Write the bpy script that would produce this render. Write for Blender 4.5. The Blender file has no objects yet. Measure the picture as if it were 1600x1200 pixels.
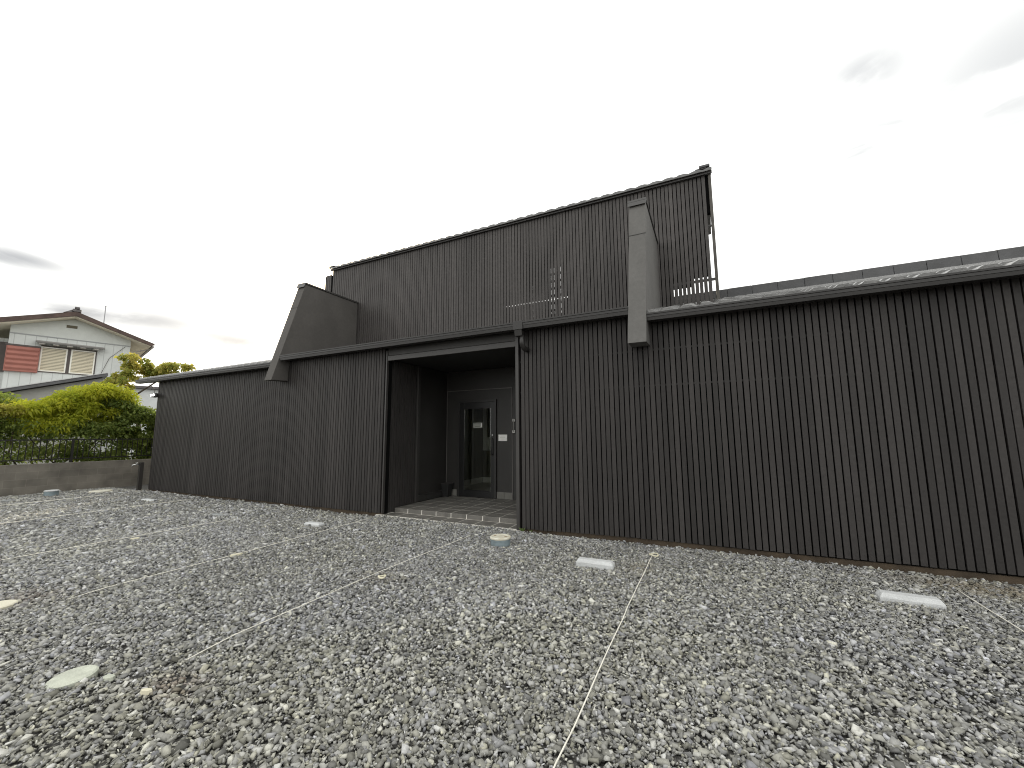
import bpy, math, random
import numpy as np
from mathutils import Vector, Matrix

# ------------------------------------------------------------------ scene, camera, light
scene = bpy.context.scene
C = scene.collection
random.seed(7)
rng = np.random.default_rng(11)
R = math.radians

CAMPOS = Vector((0, -6.035, 1.5))
def make_camera():
    p, y, r = R(7.238), R(25.93), R(-0.353)
    F = Vector((-math.sin(y)*math.cos(p), math.cos(y)*math.cos(p), math.sin(p)))
    Rt = Vector((math.cos(y), math.sin(y), 0))
    U = Rt.cross(F)
    Rr = Rt*math.cos(r) + U*math.sin(r)
    Ur = -Rt*math.sin(r) + U*math.cos(r)
    cd = bpy.data.cameras.new("camera")
    cd.sensor_width = 36
    cd.lens = 629.7/1600*36
    cd.clip_start = 0.05
    cd.clip_end = 2000
    co = bpy.data.objects.new("camera", cd)
    C.objects.link(co)
    M = Matrix((( Rr.x, Ur.x, -F.x), (Rr.y, Ur.y, -F.y), (Rr.z, Ur.z, -F.z))).to_4x4()
    M.translation = CAMPOS
    co.matrix_world = M
    scene.camera = co
make_camera()

SUN_AZ, SUN_EL = 46.0, 20.0        # degrees left of +Y, above the horizon
sund = Vector((-math.sin(R(SUN_AZ))*math.cos(R(SUN_EL)), math.cos(R(SUN_AZ))*math.cos(R(SUN_EL)), math.sin(R(SUN_EL))))
sl = bpy.data.lights.new("sun", 'SUN')
sl.energy = 2.2
sl.angle = R(4)
sl.color = (1.0, 0.86, 0.62)
so = bpy.data.objects.new("sun", sl)
C.objects.link(so)
so.rotation_euler = sund.to_track_quat('Z', 'Y').to_euler()

def make_world():
    w = bpy.data.worlds.new("World")
    scene.world = w
    w.use_nodes = True
    nt = w.node_tree
    N, L = nt.nodes, nt.links
    for n in list(N): N.remove(n)
    out = N.new('ShaderNodeOutputWorld')
    bg = N.new('ShaderNodeBackground')
    sky = N.new('ShaderNodeTexSky')
    sky.sky_type = 'NISHITA'
    sky.sun_disc = False
    sky.sun_elevation = R(SUN_EL)
    sky.sun_rotation = R(360-SUN_AZ)
    sky.air_density = 1.0
    sky.dust_density = 3.0
    tc = N.new('ShaderNodeTexCoord')
    # stretch the cloud pattern towards the horizon
    mp = N.new('ShaderNodeMapping'); mp.inputs['Scale'].default_value = (1.0, 1.0, 3.2)
    L.new(tc.outputs['Generated'], mp.inputs['Vector'])
    n1 = N.new('ShaderNodeTexNoise'); n1.inputs['Scale'].default_value = 3.4; n1.inputs['Distortion'].default_value = .6
    n1.inputs['Detail'].default_value = 6; n1.inputs['Roughness'].default_value = 0.55
    L.new(mp.outputs[0], n1.inputs['Vector'])
    def blob(px_dir, size, stretch=2.4, amount=1.0):
        # soft cloud bank around a direction of the sky
        d = Vector(px_dir).normalized()
        sub = N.new('ShaderNodeVectorMath'); sub.operation = 'SUBTRACT'
        L.new(tc.outputs['Generated'], sub.inputs[0]); sub.inputs[1].default_value = d
        sc = N.new('ShaderNodeVectorMath'); sc.operation = 'MULTIPLY'
        L.new(sub.outputs[0], sc.inputs[0]); sc.inputs[1].default_value = (1, 1, stretch)
        ln = N.new('ShaderNodeVectorMath'); ln.operation = 'LENGTH'
        L.new(sc.outputs[0], ln.inputs[0])
        mr = N.new('ShaderNodeMapRange'); mr.interpolation_type = 'SMOOTHSTEP'
        mr.inputs['From Min'].default_value = 0.0; mr.inputs['From Max'].default_value = size
        mr.inputs['To Min'].default_value = amount; mr.inputs['To Max'].default_value = 0
        L.new(ln.outputs['Value'], mr.inputs['Value'])
        return mr.outputs[0]
    banks = [blob((-0.942, 0.190, 0.274), .13, 4.5, 1.0), blob((-0.950, 0.225, 0.205), .14, 5.0, .8), blob((-0.911, 0.352, 0.213), .17, 5.0, .88), blob((-0.854, 0.483, 0.192), .14, 5.0, .9),
             blob((0.252, 0.775, 0.58), .10, 1.6, .62), blob((0.27, 0.832, 0.485), .11, 2.6, .66), blob((0.43, 0.78, 0.47), .30, 1.4, .52), blob((0.44, 0.72, 0.54), .26, 2.0, .26), blob((-0.634, 0.534, 0.559), .12, 1.2, .60)]
    s = banks[0]
    for b in banks[1:]:
        a = N.new('ShaderNodeMath'); a.operation = 'ADD'
        L.new(s, a.inputs[0]); L.new(b, a.inputs[1]); s = a.outputs[0]
    nr = N.new('ShaderNodeMapRange'); nr.interpolation_type = 'SMOOTHSTEP'
    nr.inputs['From Min'].default_value = 0.30; nr.inputs['From Max'].default_value = 0.56
    L.new(n1.outputs['Fac'], nr.inputs['Value'])
    mu = N.new('ShaderNodeMath'); mu.operation = 'MULTIPLY'; mu.use_clamp = True
    L.new(s, mu.inputs[0]); L.new(nr.outputs[0], mu.inputs[1])
    cl = N.new('ShaderNodeMix'); cl.data_type = 'RGBA'
    cl.inputs[6].default_value = (1.14, 1.14, 1.10, 1)      # bright thin overcast
    cl.inputs[7].default_value = (0.36, 0.37, 0.385, 1)      # grey cloud bellies
    L.new(mu.outputs[0], cl.inputs[0])
    # sunlit veil towards the sun
    dp = N.new('ShaderNodeVectorMath'); dp.operation = 'DOT_PRODUCT'
    L.new(tc.outputs['Generated'], dp.inputs[0]); dp.inputs[1].default_value = sund
    gl = N.new('ShaderNodeMapRange'); gl.interpolation_type = 'SMOOTHERSTEP'
    gl.inputs['From Min'].default_value = 0.965; gl.inputs['From Max'].default_value = 1.0
    gl.inputs['To Max'].default_value = 1.0
    L.new(dp.outputs['Value'], gl.inputs['Value'])
    g2 = N.new('ShaderNodeMix'); g2.data_type = 'RGBA'; g2.blend_type = 'ADD'
    L.new(gl.outputs[0], g2.inputs[0]); L.new(cl.outputs[2], g2.inputs[6]); g2.inputs[7].default_value = (2.2, 1.7, 0.95, 1)
    # physical sky showing a little through the veil
    sm = N.new('ShaderNodeVectorMath'); sm.operation = 'SCALE'; sm.inputs['Scale'].default_value = 0.10
    L.new(sky.outputs[0], sm.inputs[0])
    mx = N.new('ShaderNodeMix'); mx.data_type = 'RGBA'; mx.inputs[0].default_value = 0.93
    L.new(sm.outputs[0], mx.inputs[6]); L.new(g2.outputs[2], mx.inputs[7])
    L.new(mx.outputs[2], bg.inputs['Color'])
    bg.inputs['Strength'].default_value = 1.0
    L.new(bg.outputs[0], out.inputs[0])
make_world()
vs = scene.view_settings
scene.cycles.filter_width = 1.05
vs.view_transform = 'Standard'; vs.look = 'None'; vs.exposure = 0.5; vs.gamma = 1.0

# ------------------------------------------------------------------ helpers
def tag(o, label=None, cat=None, group=None, kind=None):
    if label: o['label'] = label
    if cat: o['category'] = cat
    if group: o['group'] = group
    if kind: o['kind'] = kind
    return o

def empty(name, loc, label, cat, group=None, rz=0.0):
    o = bpy.data.objects.new(name, None); C.objects.link(o)
    o.location = loc; o.rotation_euler = (0, 0, rz)
    o.empty_display_size = 0.2
    return tag(o, label, cat, group)

def wloc(o):
    v = Vector((0, 0, 0))
    while o is not None:
        v = v + Vector(o.location); o = o.parent
    return v

class MB:
    def __init__(s): s.v = []; s.f = []
    def add(s, vs, fs):
        b = len(s.v); s.v += [tuple(v) for v in vs]; s.f += [tuple(i+b for i in f) for f in fs]; return s
    def box(s, x0, x1, y0, y1, z0, z1):
        return s.add([(x0,y0,z0),(x1,y0,z0),(x1,y1,z0),(x0,y1,z0),(x0,y0,z1),(x1,y0,z1),(x1,y1,z1),(x0,y1,z1)],
                     [(0,3,2,1),(4,5,6,7),(0,1,5,4),(1,2,6,5),(2,3,7,6),(3,0,4,7)])
    def prismx(s, pts, x0, x1):        # pts: (y,z) polygon, extruded in x
        n = len(pts)
        return s.add([(x0,a,b) for a,b in pts]+[(x1,a,b) for a,b in pts],
              [tuple(range(n))[::-1], tuple(range(n,2*n))]+[(i,(i+1)%n,(i+1)%n+n,i+n) for i in range(n)])
    def prismy(s, pts, y0, y1):        # pts: (x,z)
        n = len(pts)
        return s.add([(a,y0,b) for a,b in pts]+[(a,y1,b) for a,b in pts],
              [tuple(range(n)), tuple(range(n,2*n))[::-1]]+[(i,i+n,(i+1)%n+n,(i+1)%n) for i in range(n)])
    def lathe(s, c, prof, n=24):       # prof: (r,z)
        vs = []; fs = []
        m = len(prof)
        for r, z in prof:
            for i in range(n):
                t = 2*math.pi*i/n; vs.append((c[0]+r*math.cos(t), c[1]+r*math.sin(t), c[2]+z))
        for k in range(m-1):
            for i in range(n):
                j = (i+1) % n; fs.append((k*n+i, k*n+j, (k+1)*n+j, (k+1)*n+i))
        fs.append(tuple(range(n))[::-1]); fs.append(tuple(range((m-1)*n, m*n)))
        return s.add(vs, fs)
    def tube(s, path, r, n=8):
        path = [Vector(p) for p in path]; rr = r if isinstance(r, (list, tuple)) else [r]*len(path)
        vs = []; fs = []
        up = Vector((0.13, 0.21, 0.97))
        for k, p in enumerate(path):
            d = (path[min(k+1, len(path)-1)] - path[max(k-1, 0)]).normalized()
            a = d.cross(up)
            if a.length < 1e-3: a = d.cross(Vector((1, 0, 0)))
            a.normalize(); b = d.cross(a)
            for i in range(n):
                t = 2*math.pi*i/n; vs.append(tuple(p + (a*math.cos(t)+b*math.sin(t))*rr[k]))
        for k in range(len(path)-1):
            for i in range(n):
                j = (i+1) % n; fs.append((k*n+i, k*n+j, (k+1)*n+j, (k+1)*n+i))
        m = len(path)
        fs.append(tuple(range(n))[::-1]); fs.append(tuple(range((m-1)*n, m*n)))
        return s.add(vs, fs)
    def build(s, name, mat, parent=None, bevel=0, smooth=False, local=False):
        me = bpy.data.meshes.new(name)
        off = Vector((0, 0, 0)) if (local or parent is None) else wloc(parent)
        me.from_pydata([(a-off.x, b-off.y, c-off.z) for a, b, c in s.v], [], s.f)
        me.update()
        if smooth: me.polygons.foreach_set('use_smooth', [True]*len(me.polygons))
        me.materials.append(mat)
        o = bpy.data.objects.new(name, me); C.objects.link(o)
        if parent is not None: o.parent = parent
        if bevel:
            b = o.modifiers.new('bevel', 'BEVEL'); b.width = bevel; b.segments = 2; b.limit_method = 'ANGLE'
            b.harden_normals = False
        return o

def mat(name, col, rough=.6, spec=.5, metal=0, var=0, vscale=3, bump=0, bscale=40, col2=None, vstretch=(1,1,1), fine=0, rvar=0):
    m = bpy.data.materials.new(name); m.use_nodes = True
    nt = m.node_tree; N, L = nt.nodes, nt.links
    b = N['Principled BSDF']
    b.inputs['Base Color'].default_value = (*col, 1); b.inputs['Roughness'].default_value = rough
    b.inputs['Metallic'].default_value = metal; b.inputs['Specular IOR Level'].default_value = spec
    tc = N.new('ShaderNodeTexCoord')
    mp = N.new('ShaderNodeMapping'); mp.inputs['Scale'].default_value = vstretch
    L.new(tc.outputs['Object'], mp.inputs['Vector'])
    if var or col2:
        n = N.new('ShaderNodeTexNoise'); n.inputs['Scale'].default_value = vscale; n.inputs['Detail'].default_value = 6
        n.inputs['Roughness'].default_value = .6
        L.new(mp.outputs[0], n.inputs['Vector'])
        c2 = col2 or tuple(c*(1-var) for c in col)
        c1 = col if col2 else tuple(min(1, c*(1+var)) for c in col)
        r = N.new('ShaderNodeValToRGB'); r.color_ramp.elements[0].position = .32; r.color_ramp.elements[1].position = .68
        r.color_ramp.elements[0].color = (*c2, 1); r.color_ramp.elements[1].color = (*c1, 1)
        L.new(n.outputs['Fac'], r.inputs['Fac'])
        src = r.outputs['Color']
        if fine:
            n3 = N.new('ShaderNodeTexNoise'); n3.inputs['Scale'].default_value = vscale*14; n3.inputs['Detail'].default_value = 3
            L.new(tc.outputs['Object'], n3.inputs['Vector'])
            mr = N.new('ShaderNodeMapRange'); mr.inputs['From Min'].default_value = .3; mr.inputs['From Max'].default_value = .7
            mr.inputs['To Min'].default_value = 1-fine; mr.inputs['To Max'].default_value = 1+fine
            L.new(n3.outputs['Fac'], mr.inputs['Value'])
            mm = N.new('ShaderNodeVectorMath'); mm.operation = 'SCALE'
            L.new(src, mm.inputs[0]); L.new(mr.outputs[0], mm.inputs['Scale']); src = mm.outputs[0]
        L.new(src, b.inputs['Base Color'])
        if rvar:
            mr = N.new('ShaderNodeMapRange'); mr.inputs['To Min'].default_value = rough-rvar; mr.inputs['To Max'].default_value = rough+rvar
            L.new(n.outputs['Fac'], mr.inputs['Value']); L.new(mr.outputs[0], b.inputs['Roughness'])
    if bump:
        n2 = N.new('ShaderNodeTexNoise'); n2.inputs['Scale'].default_value = bscale; n2.inputs['Detail'].default_value = 4
        L.new(tc.outputs['Object'], n2.inputs['Vector'])
        bp = N.new('ShaderNodeBump'); bp.inputs['Strength'].default_value = bump; bp.inputs['Distance'].default_value = .01
        L.new(n2.outputs['Fac'], bp.inputs['Height']); L.new(bp.outputs[0], b.inputs['Normal'])
    return m

def slatmat(name, col, pitch, x0, rough=.55, vv=.23):
    """painted timber: every slat a slightly different tone, with grain along it"""
    m = mat(name, col, rough, .30, var=.20, vscale=1.3, bump=.25, bscale=30, vstretch=(1, 1, .35), fine=.10, rvar=.08)
    nt = m.node_tree; N, L = nt.nodes, nt.links
    b = N['Principled BSDF']
    src = b.inputs['Base Color'].links[0].from_socket
    tc = N.new('ShaderNodeTexCoord'); sp = N.new('ShaderNodeSeparateXYZ'); L.new(tc.outputs['Object'], sp.inputs[0])
    a = N.new('ShaderNodeMath'); a.operation = 'MULTIPLY_ADD'; a.inputs[1].default_value = 1/pitch; a.inputs[2].default_value = -x0/pitch
    L.new(sp.outputs['X'], a.inputs[0])
    f = N.new('ShaderNodeMath'); f.operation = 'FLOOR'; L.new(a.outputs[0], f.inputs[0])
    wn = N.new('ShaderNodeTexWhiteNoise'); wn.noise_dimensions = '1D'; L.new(f.outputs[0], wn.inputs['W'])
    mr = N.new('ShaderNodeMapRange'); mr.inputs['To Min'].default_value = 1-vv; mr.inputs['To Max'].default_value = 1+vv
    L.new(wn.outputs['Value'], mr.inputs['Value'])
    mm = N.new('ShaderNodeVectorMath'); mm.operation = 'SCALE'; L.new(src, mm.inputs[0]); L.new(mr.outputs[0], mm.inputs['Scale'])
    L.new(mm.outputs[0], b.inputs['Base Color'])
    return m

PITCH, SLAT = .0728, .0575
DARK = (.0385, .0350, .0335)
ORG = (-5.0, 0, 0)
M_slat = slatmat('dark_slat_paint', DARK, PITCH, 0)
M_gap = mat('black_backing', (.004, .004, .004), .95, .1)
M_panel = mat('dark_panel', (.030, .028, .026), .5, var=.12, vscale=2, bump=.1, bscale=60)
M_trim = mat('dark_trim', (.045, .042, .040), .42, var=.1, vscale=2)
M_gutter = mat('gutter_plastic', (.022, .020, .019), .42, var=.15, vscale=1.2)
M_stucco = mat('grey_stucco', (.120, .116, .110), .8, var=.14, vscale=1.4, bump=.3, bscale=120, fine=.06)
M_capm = mat('dark_cap_metal', (.05, .048, .046), .35, var=.1)
M_ridge = mat('grey_ridge', (.085, .085, .088), .6, var=.2, vscale=3, bump=.3, bscale=60)
M_tile = mat('roof_tile_glaze', (.095, .093, .09), .20, 1.0, var=.6, vscale=6, bump=.4, bscale=50, rvar=.15)
M_plinth = mat('earthy_plinth', (.075, .055, .036), .9, var=.35, vscale=4, bump=.6, bscale=40)
M_soffit = mat('soffit', (.022, .021, .020), .7)

# ------------------------------------------------------------------ ground
def ground_h(x, y):
    x = np.asarray(x, float); y = np.asarray(y, float)
    g = .010*np.sin(x*1.3+.7)*np.cos(y*1.1) + .008*np.sin(x*.47+y*.9+2) + .006*np.sin(x*3.1-y*2.3)
    g = g - .02
    return np.where(y > -.15, np.minimum(g, -.015), g)

def gravel_mat():
    m = bpy.data.materials.new('gravel_stone'); m.use_nodes = True
    N, L = m.node_tree.nodes, m.node_tree.links
    b = N['Principled BSDF']; b.inputs['Roughness'].default_value = .68; b.inputs['Specular IOR Level'].default_value = .4
    at = N.new('ShaderNodeAttribute'); at.attribute_name = 'stone'
    tc = N.new('ShaderNodeTexCoord')
    n = N.new('ShaderNodeTexNoise'); n.inputs['Scale'].default_value = 90; n.inputs['Detail'].default_value = 4
    L.new(tc.outputs['Object'], n.inputs['Vector'])
    mr = N.new('ShaderNodeMapRange'); mr.inputs['From Min'].default_value = .3; mr.inputs['From Max'].default_value = .7
    mr.inputs['To Min'].default_value = .88; mr.inputs['To Max'].default_value = 1.12
    L.new(n.outputs['Fac'], mr.inputs['Value'])
    s = N.new('ShaderNodeVectorMath'); s.operation = 'SCALE'
    L.new(at.outputs['Color'], s.inputs[0]); L.new(mr.outputs[0], s.inputs['Scale']); L.new(s.outputs[0], b.inputs['Base Color'])
    bp = N.new('ShaderNodeBump'); bp.inputs['Strength'].default_value = .25; bp.inputs['Distance'].default_value = .003
    L.new(n.outputs['Fac'], bp.inputs['Height']); L.new(bp.outputs[0], b.inputs['Normal'])
    return m

def ground_mat():
    m = bpy.data.materials.new('gravel_bed'); m.use_nodes = True
    N, L = m.node_tree.nodes, m.node_tree.links
    b = N['Principled BSDF']; b.inputs['Roughness'].default_value = .9
    tc = N.new('ShaderNodeTexCoord')
    v = N.new('ShaderNodeTexVoronoi'); v.inputs['Scale'].default_value = 42
    L.new(tc.outputs['Object'], v.inputs['Vector'])
    r = N.new('ShaderNodeValToRGB')
    e = r.color_ramp.elements; e[0].color = (.04, .039, .037, 1); e[1].color = (.14, .135, .125, 1); e[1].position = .9  # dark bed colour paints the shade between the stones
    sp = N.new('ShaderNodeSeparateColor'); L.new(v.outputs['Color'], sp.inputs[0]); L.new(sp.outputs[0], r.inputs['Fac'])
    L.new(r.outputs['Color'], b.inputs['Base Color'])
    bp = N.new('ShaderNodeBump'); bp.inputs['Strength'].default_value = 1; bp.inputs['Distance'].default_value = .02; bp.invert = True
    L.new(v.outputs['Distance'], bp.inputs['Height']); L.new(bp.outputs[0], b.inputs['Normal'])
    return m

def build_ground():
    # one sheet: fine grid round the lot, wide quads out to the horizon
    xs = np.concatenate([[-400, -120, -50, -25], np.arange(-20, 9.01, .25), [15, 40, 120, 400]])
    ys = np.concatenate([[-400, -120, -50, -20], np.arange(-12, 1.01, .25), [4, 15, 50, 120, 400]])
    X, Y = np.meshgrid(xs, ys); Z = ground_h(X, Y)
    nx, ny = len(xs), len(ys)
    vs = np.stack([X, Y, Z], -1).reshape(-1, 3).tolist()
    fs = [(j*nx+i, j*nx+i+1, (j+1)*nx+i+1, (j+1)*nx+i) for j in range(ny-1) for i in range(nx-1)]
    b = MB(); b.v = [tuple(v) for v in vs]; b.f = fs
    o = b.build('ground', ground_mat()); tag(o, kind='structure')
    o['label'] = 'gravel covered lot in front of the dark building'
build_ground()

def vnoise(x, y, s, seed):
    """cheap smooth value noise"""
    r = np.random.default_rng(seed); T = r.random((64, 64))
    u, v = x/s+100, y/s+100
    i, j = np.floor(u).astype(int), np.floor(v).astype(int); f, g = u-i, v-j
    f = f*f*(3-2*f); g = g*g*(3-2*g)
    a = T[i % 64, j % 64]; b = T[(i+1) % 64, j % 64]; c = T[i % 64, (j+1) % 64]; d = T[(i+1) % 64, (j+1) % 64]
    return (a*(1-f)+b*f)*(1-g)+(c*(1-f)+d*f)*g

def build_gravel():
    cx, cy = CAMPOS.x, CAMPOS.y
    P = []
    def ring(r0, r1, dens, rad):
        n = int(dens*(math.pi*(r1*r1-r0*r0)))
        rr = np.sqrt(rng.random(n)*(r1*r1-r0*r0)+r0*r0); th = rng.random(n)*2*math.pi
        x = cx+rr*np.cos(th); y = cy+rr*np.sin(th)
        ang = np.degrees(np.arctan2(-(x-cx), y-cy)) - 25.93      # + is left of the optical axis
        ang = (ang+180) % 360-180
        k = (np.abs(ang) < 66) & (y < .10) & (x > -16.55) & (x < 7.5)
        k &= ~((y > -.13) & (x < -5.66) & (rng.random(n) < .82)) | (y < -.13)
        k &= ~((y > -.02) & ((x < -5.8) | (x > -2.9)))
        k &= ~((y > -.10) & (x > -2.9) & (rng.random(n) < .7))
        k &= ~((y > -.04) & (x > -5.9) & (x < -2.8))
        x, y = x[k], y[k]
        s = np.exp(rng.normal(0, .45, len(x)))*rad
        s = np.clip(s, rad*.4, rad*2.9)
        P.append(np.stack([x, y, s], -1))
    ring(1.0, 3.0, 4600, .0100)
    ring(3.0, 6.0, 3900, .0098)
    ring(6.0, 9.0, 2700, .0115)
    ring(9.0, 18.5, 1400, .0150)
    P = np.concatenate(P)
    n = len(P); x, y, s = P[:, 0], P[:, 1], P[:, 2]
    # bare earth patches near the right wall
    base = np.array([[-1,-1,-1],[1,-1,-1],[1,1,-1],[-1,1,-1],[-1,-1,1],[1,-1,1],[1,1,1],[-1,1,1]], float)
    V = base[None]*(1+rng.uniform(-.55, .25, (n, 8, 3)))
    V[:, 4:, :2] *= rng.uniform(.45, .95, (n, 1, 1))
    V *= np.stack([rng.uniform(.9, 1.75, n), rng.uniform(.6, 1.1, n), rng.uniform(.28, .70, n)], -1)[:, None, :]
    V *= (s*.85)[:, None, None]
    a = rng.random(n)*2*math.pi; tx = rng.normal(0, .52, n); ty = rng.normal(0, .52, n)
    ca, sa, cb, sb, cc, sc_ = np.cos(a), np.sin(a), np.cos(tx), np.sin(tx), np.cos(ty), np.sin(ty)
    Z0 = np.zeros(n); O1 = np.ones(n)
    Rz = np.stack([ca, -sa, Z0, sa, ca, Z0, Z0, Z0, O1], -1).reshape(n, 3, 3)
    Rx = np.stack([O1, Z0, Z0, Z0, cb, -sb, Z0, sb, cb], -1).reshape(n, 3, 3)
    Ry = np.stack([cc, Z0, sc_, Z0, O1, Z0, -sc_, Z0, cc], -1).reshape(n, 3, 3)
    V = np.einsum('nij,nkj->nki', Rz@Rx@Ry, V)
    lay = rng.random(n)
    zc = ground_h(x, y) + .004 + lay*.020 + vnoise(x, y, .22, 5)*.010
    V += np.stack([x, y, zc], -1)[:, None, :]
    quad = np.array([[0,3,2,1],[4,5,6,7],[0,1,5,4],[1,2,6,5],[2,3,7,6],[3,0,4,7]])
    tri = np.concatenate([quad[:, [0,1,2]], quad[:, [0,2,3]]])
    Fm = (tri[None]+8*np.arange(n)[:, None, None]).reshape(-1, 3)
    me = bpy.data.meshes.new('gravel')
    me.vertices.add(8*n); me.vertices.foreach_set('co', V.reshape(-1).astype(np.float32))
    nf = len(Fm); me.loops.add(nf*3); me.polygons.add(nf)
    me.loops.foreach_set('vertex_index', Fm.reshape(-1).astype(np.int32))
    me.polygons.foreach_set('loop_start', np.arange(0, nf*3, 3, dtype=np.int32))
    try: me.polygons.foreach_set('loop_total', np.full(nf, 3, dtype=np.int32))
    except Exception: pass
    me.update(calc_edges=True)
    # stone tones: dark slate to pale, a few buff ones, drifting slowly over the lot
    t = rng.random(n)
    big = vnoise(x, y, 1.6, 9)*.6+vnoise(x, y, .5, 3)*.4
    val = np.exp(rng.normal(math.log(.285), .38, n))*(.88+.26*big)
    val = np.where(t > .985, val*1.45, val); val = np.clip(val, .05, .60)
    warm = np.clip(rng.normal(0, .38, n)+np.where(np.hypot(x-CAMPOS.x, y-CAMPOS.y) < 3.6, .62, .36)+(vnoise(x, y, 1.1, 21)-.5)*.35, -.4, 1.3)  # stones near the camera tinted warmer, warm light put into their colour
    col = np.stack([val*(1+.04*warm), val*(1+.02*warm), val*(1-.13*warm), np.ones(n)], -1)
    # soil stained stones beside the foot of the right wall and round the rope pegs
    def stain(px, py, rx, ry, c, k):
        w = np.exp(-((x-px)/rx)**2-((y-py)/ry)**2)*k
        w = w*(rng.random(n) < .8)
        col[:, :3] = col[:, :3]*(1-w[:, None])+np.array(c)[None]*w[:, None]*(.6+.8*rng.random(n)[:, None])
    stain(2.3, -.42, .55, .22, (.22, .185, .125), .75); stain(4.0, -.3, 2.6, .10, (.15, .12, .08), .6)
    stain(-3.0, -4.55, .18, .12, (.22, .14, .09), .35); stain(-3.3, -2.55, .3, .2, (.22, .19, .13), .35)
    stain(-5.9, -4.4, .3, .2, (.16, .12, .10), .5); stain(-.8, -1.1, .15, .2, (.3, .26, .17), .4)
    at = me.attributes.new('stone', 'FLOAT_COLOR', 'POINT')
    at.data.foreach_set('color', np.repeat(col, 8, 0).reshape(-1).astype(np.float32))
    me.materials.append(gravel_mat())
    o = bpy.data.objects.new('gravel', me); C.objects.link(o)
    tag(o, 'loose grey crushed stone spread over the whole lot', 'gravel', kind='stuff')
    print('stones', n)
build_gravel()

# ------------------------------------------------------------------ the black slatted building
bld = empty('slatted_building', ORG, 'low black building clad in vertical slats with a raised slatted screen and recessed entrance', 'building')

def slats(x0, x1, z0, z1, yf, yb, jig=.0015, mid=None):
    b = MB(); k0 = math.ceil(x0/PITCH)
    k = k0
    while k*PITCH+SLAT <= x1+1e-6:
        a = k*PITCH; j = random.uniform(-jig, jig); jz = random.uniform(-.004, .004)
        zt_ = z1 if (mid is None or not (-8.7 < a < -.98)) else mid
        b.box(a+j, a+SLAT+j+random.uniform(-.001, .001), yf+random.uniform(-.0015, .0015), yb, z0+jz+(float(np.interp(a, [-2.8, -1.2, 3], [-.01, .024, .042])) if mid and a > -3 else 0), zt_)
        k += 1
    return b
XL, XR = -14.52, 7.2
# the paint material reads the slat number from object x: object origin is ORG, so shift by it
M_slat = slatmat('dark_slat_paint_facade', DARK, PITCH, (math.ceil(ORG[0]/PITCH)*PITCH-ORG[0]) - (PITCH-SLAT)*.5)
sl_l = slats(XL, -5.70, .035, 3.128, 0, .030, mid=3.243).build('slat_cladding', M_slat, bld)
sl_r = slats(-2.80, XR, .035, 3.128, 0, .030, mid=3.243).build('slat_cladding', M_slat, bld)
# battens seen in the gaps
b = MB()
for z in (2.2, 2.72):
    for a, e in ((XL+.02, -5.72), (-2.79, XR)):
        b.box(a, e, .032, .046, z-.012, z+.012)
b.build('batten', M_panel, bld)
b = MB()
b.box(XL+.01, -5.71, .075, .16, -.08, 3.24); b.box(-2.80, XR, .075, .16, -.08, 3.24)
b.build('backing_wall', M_gap, bld)
b = MB(); b.box(XL+.01, -5.73, .034, .070, -.1, .050); b.box(-2.78, XR, .034, .070, -.1, .050)
b.build('plinth', M_plinth, bld)
# outer end walls and rear
b = MB()
b.prismx([(.162, -.1), (9.9, -.1), (9.9, 3.2), (5.0, 4.74), (.162, 3.19)], XL, XL+.15)
b.build('side_wall', M_panel, bld)
b = MB(); b.prismx([(.162, -.1), (9.9, -.1), (9.9, 3.2), (5.0, 4.74), (.162, 3.19)], XR-.15, XR)
b.build('side_wall', M_panel, bld)
b = MB(); b.box(XL+.16, XR-.16, 9.8, 9.95, -.1, 3.2); b.build('rear_wall', M_panel, bld)

VY = 4.7
# --- entrance recess
b = MB()
b.box(-2.865, -2.808, -.012, .10, .0, 3.245)       # right jamb
b.build('corner_post', M_trim, bld, bevel=.003)
b = MB(); b.box(-5.735, -5.705, .004, .06, .03, 3.20); b.build('corner_post', M_trim, bld, bevel=.002)
b = MB()                                            # slats returning into the recess on the left
y = .075
while y < .93:
    b.box(-5.748, -5.726, y, y+SLAT, .02, 3.03); y += PITCH
b.build('slat_return', mat('dark_slat_return', DARK, .55, var=.15, vscale=2, bump=.2), bld)
b = MB()
b.box(-5.90, -5.765, .165, 2.15, -.05, 3.04)       # left wall
b.box(-2.795, -2.70, .165, 2.15, -.05, 3.04)       # right wall
b.box(-5.90, -5.38, 2.152, 2.22, -.05, 3.04); b.box(-4.41, -2.70, 2.152, 2.22, -.05, 3.04); b.box(-5.38, -4.41, 2.152, 2.22, 2.30, 3.04)       # back wall
b.build('porch_wall', M_panel, bld)
b = MB(); b.box(-5.763, -5.69, .965, 1.055, .09, 3.03); b.build('post', M_trim, bld, bevel=.004)
b = MB(); b.box(-5.763, -5.72, 1.057, 2.13, .10, .215); b.box(-5.763, -5.705, 1.057, 2.13, .215, .232)
b.build('skirting', mat('dark_skirting', (.04, .039, .037), .45), bld, bevel=.003)
b = MB(); b.box(-5.75, -2.80, .06, 2.15, 3.045, 3.09); b.build('porch_ceiling', M_soffit, bld)
b = MB(); b.box(-5.70, -2.87, .010, .058, 2.99, 3.085); b.build('lintel', M_trim, bld, bevel=.003)
b = MB(); b.box(-5.70, -2.87, .022, .062, 3.093, 3.24); b.build('lintel', M_panel, bld, bevel=.003)
# frame lines on the back wall
b = MB()
b.box(-5.75, -3.97, 2.138, 2.150, 2.565, 2.580); b.box(-5.75, -5.735, 2.138, 2.150, .095, 2.563); b.box(-3.985, -3.97, 2.138, 2.150, .095, 2.563)
b.build('wall_trim', mat('pale_line_trim', (.13, .12, .115), .4), bld)
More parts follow.
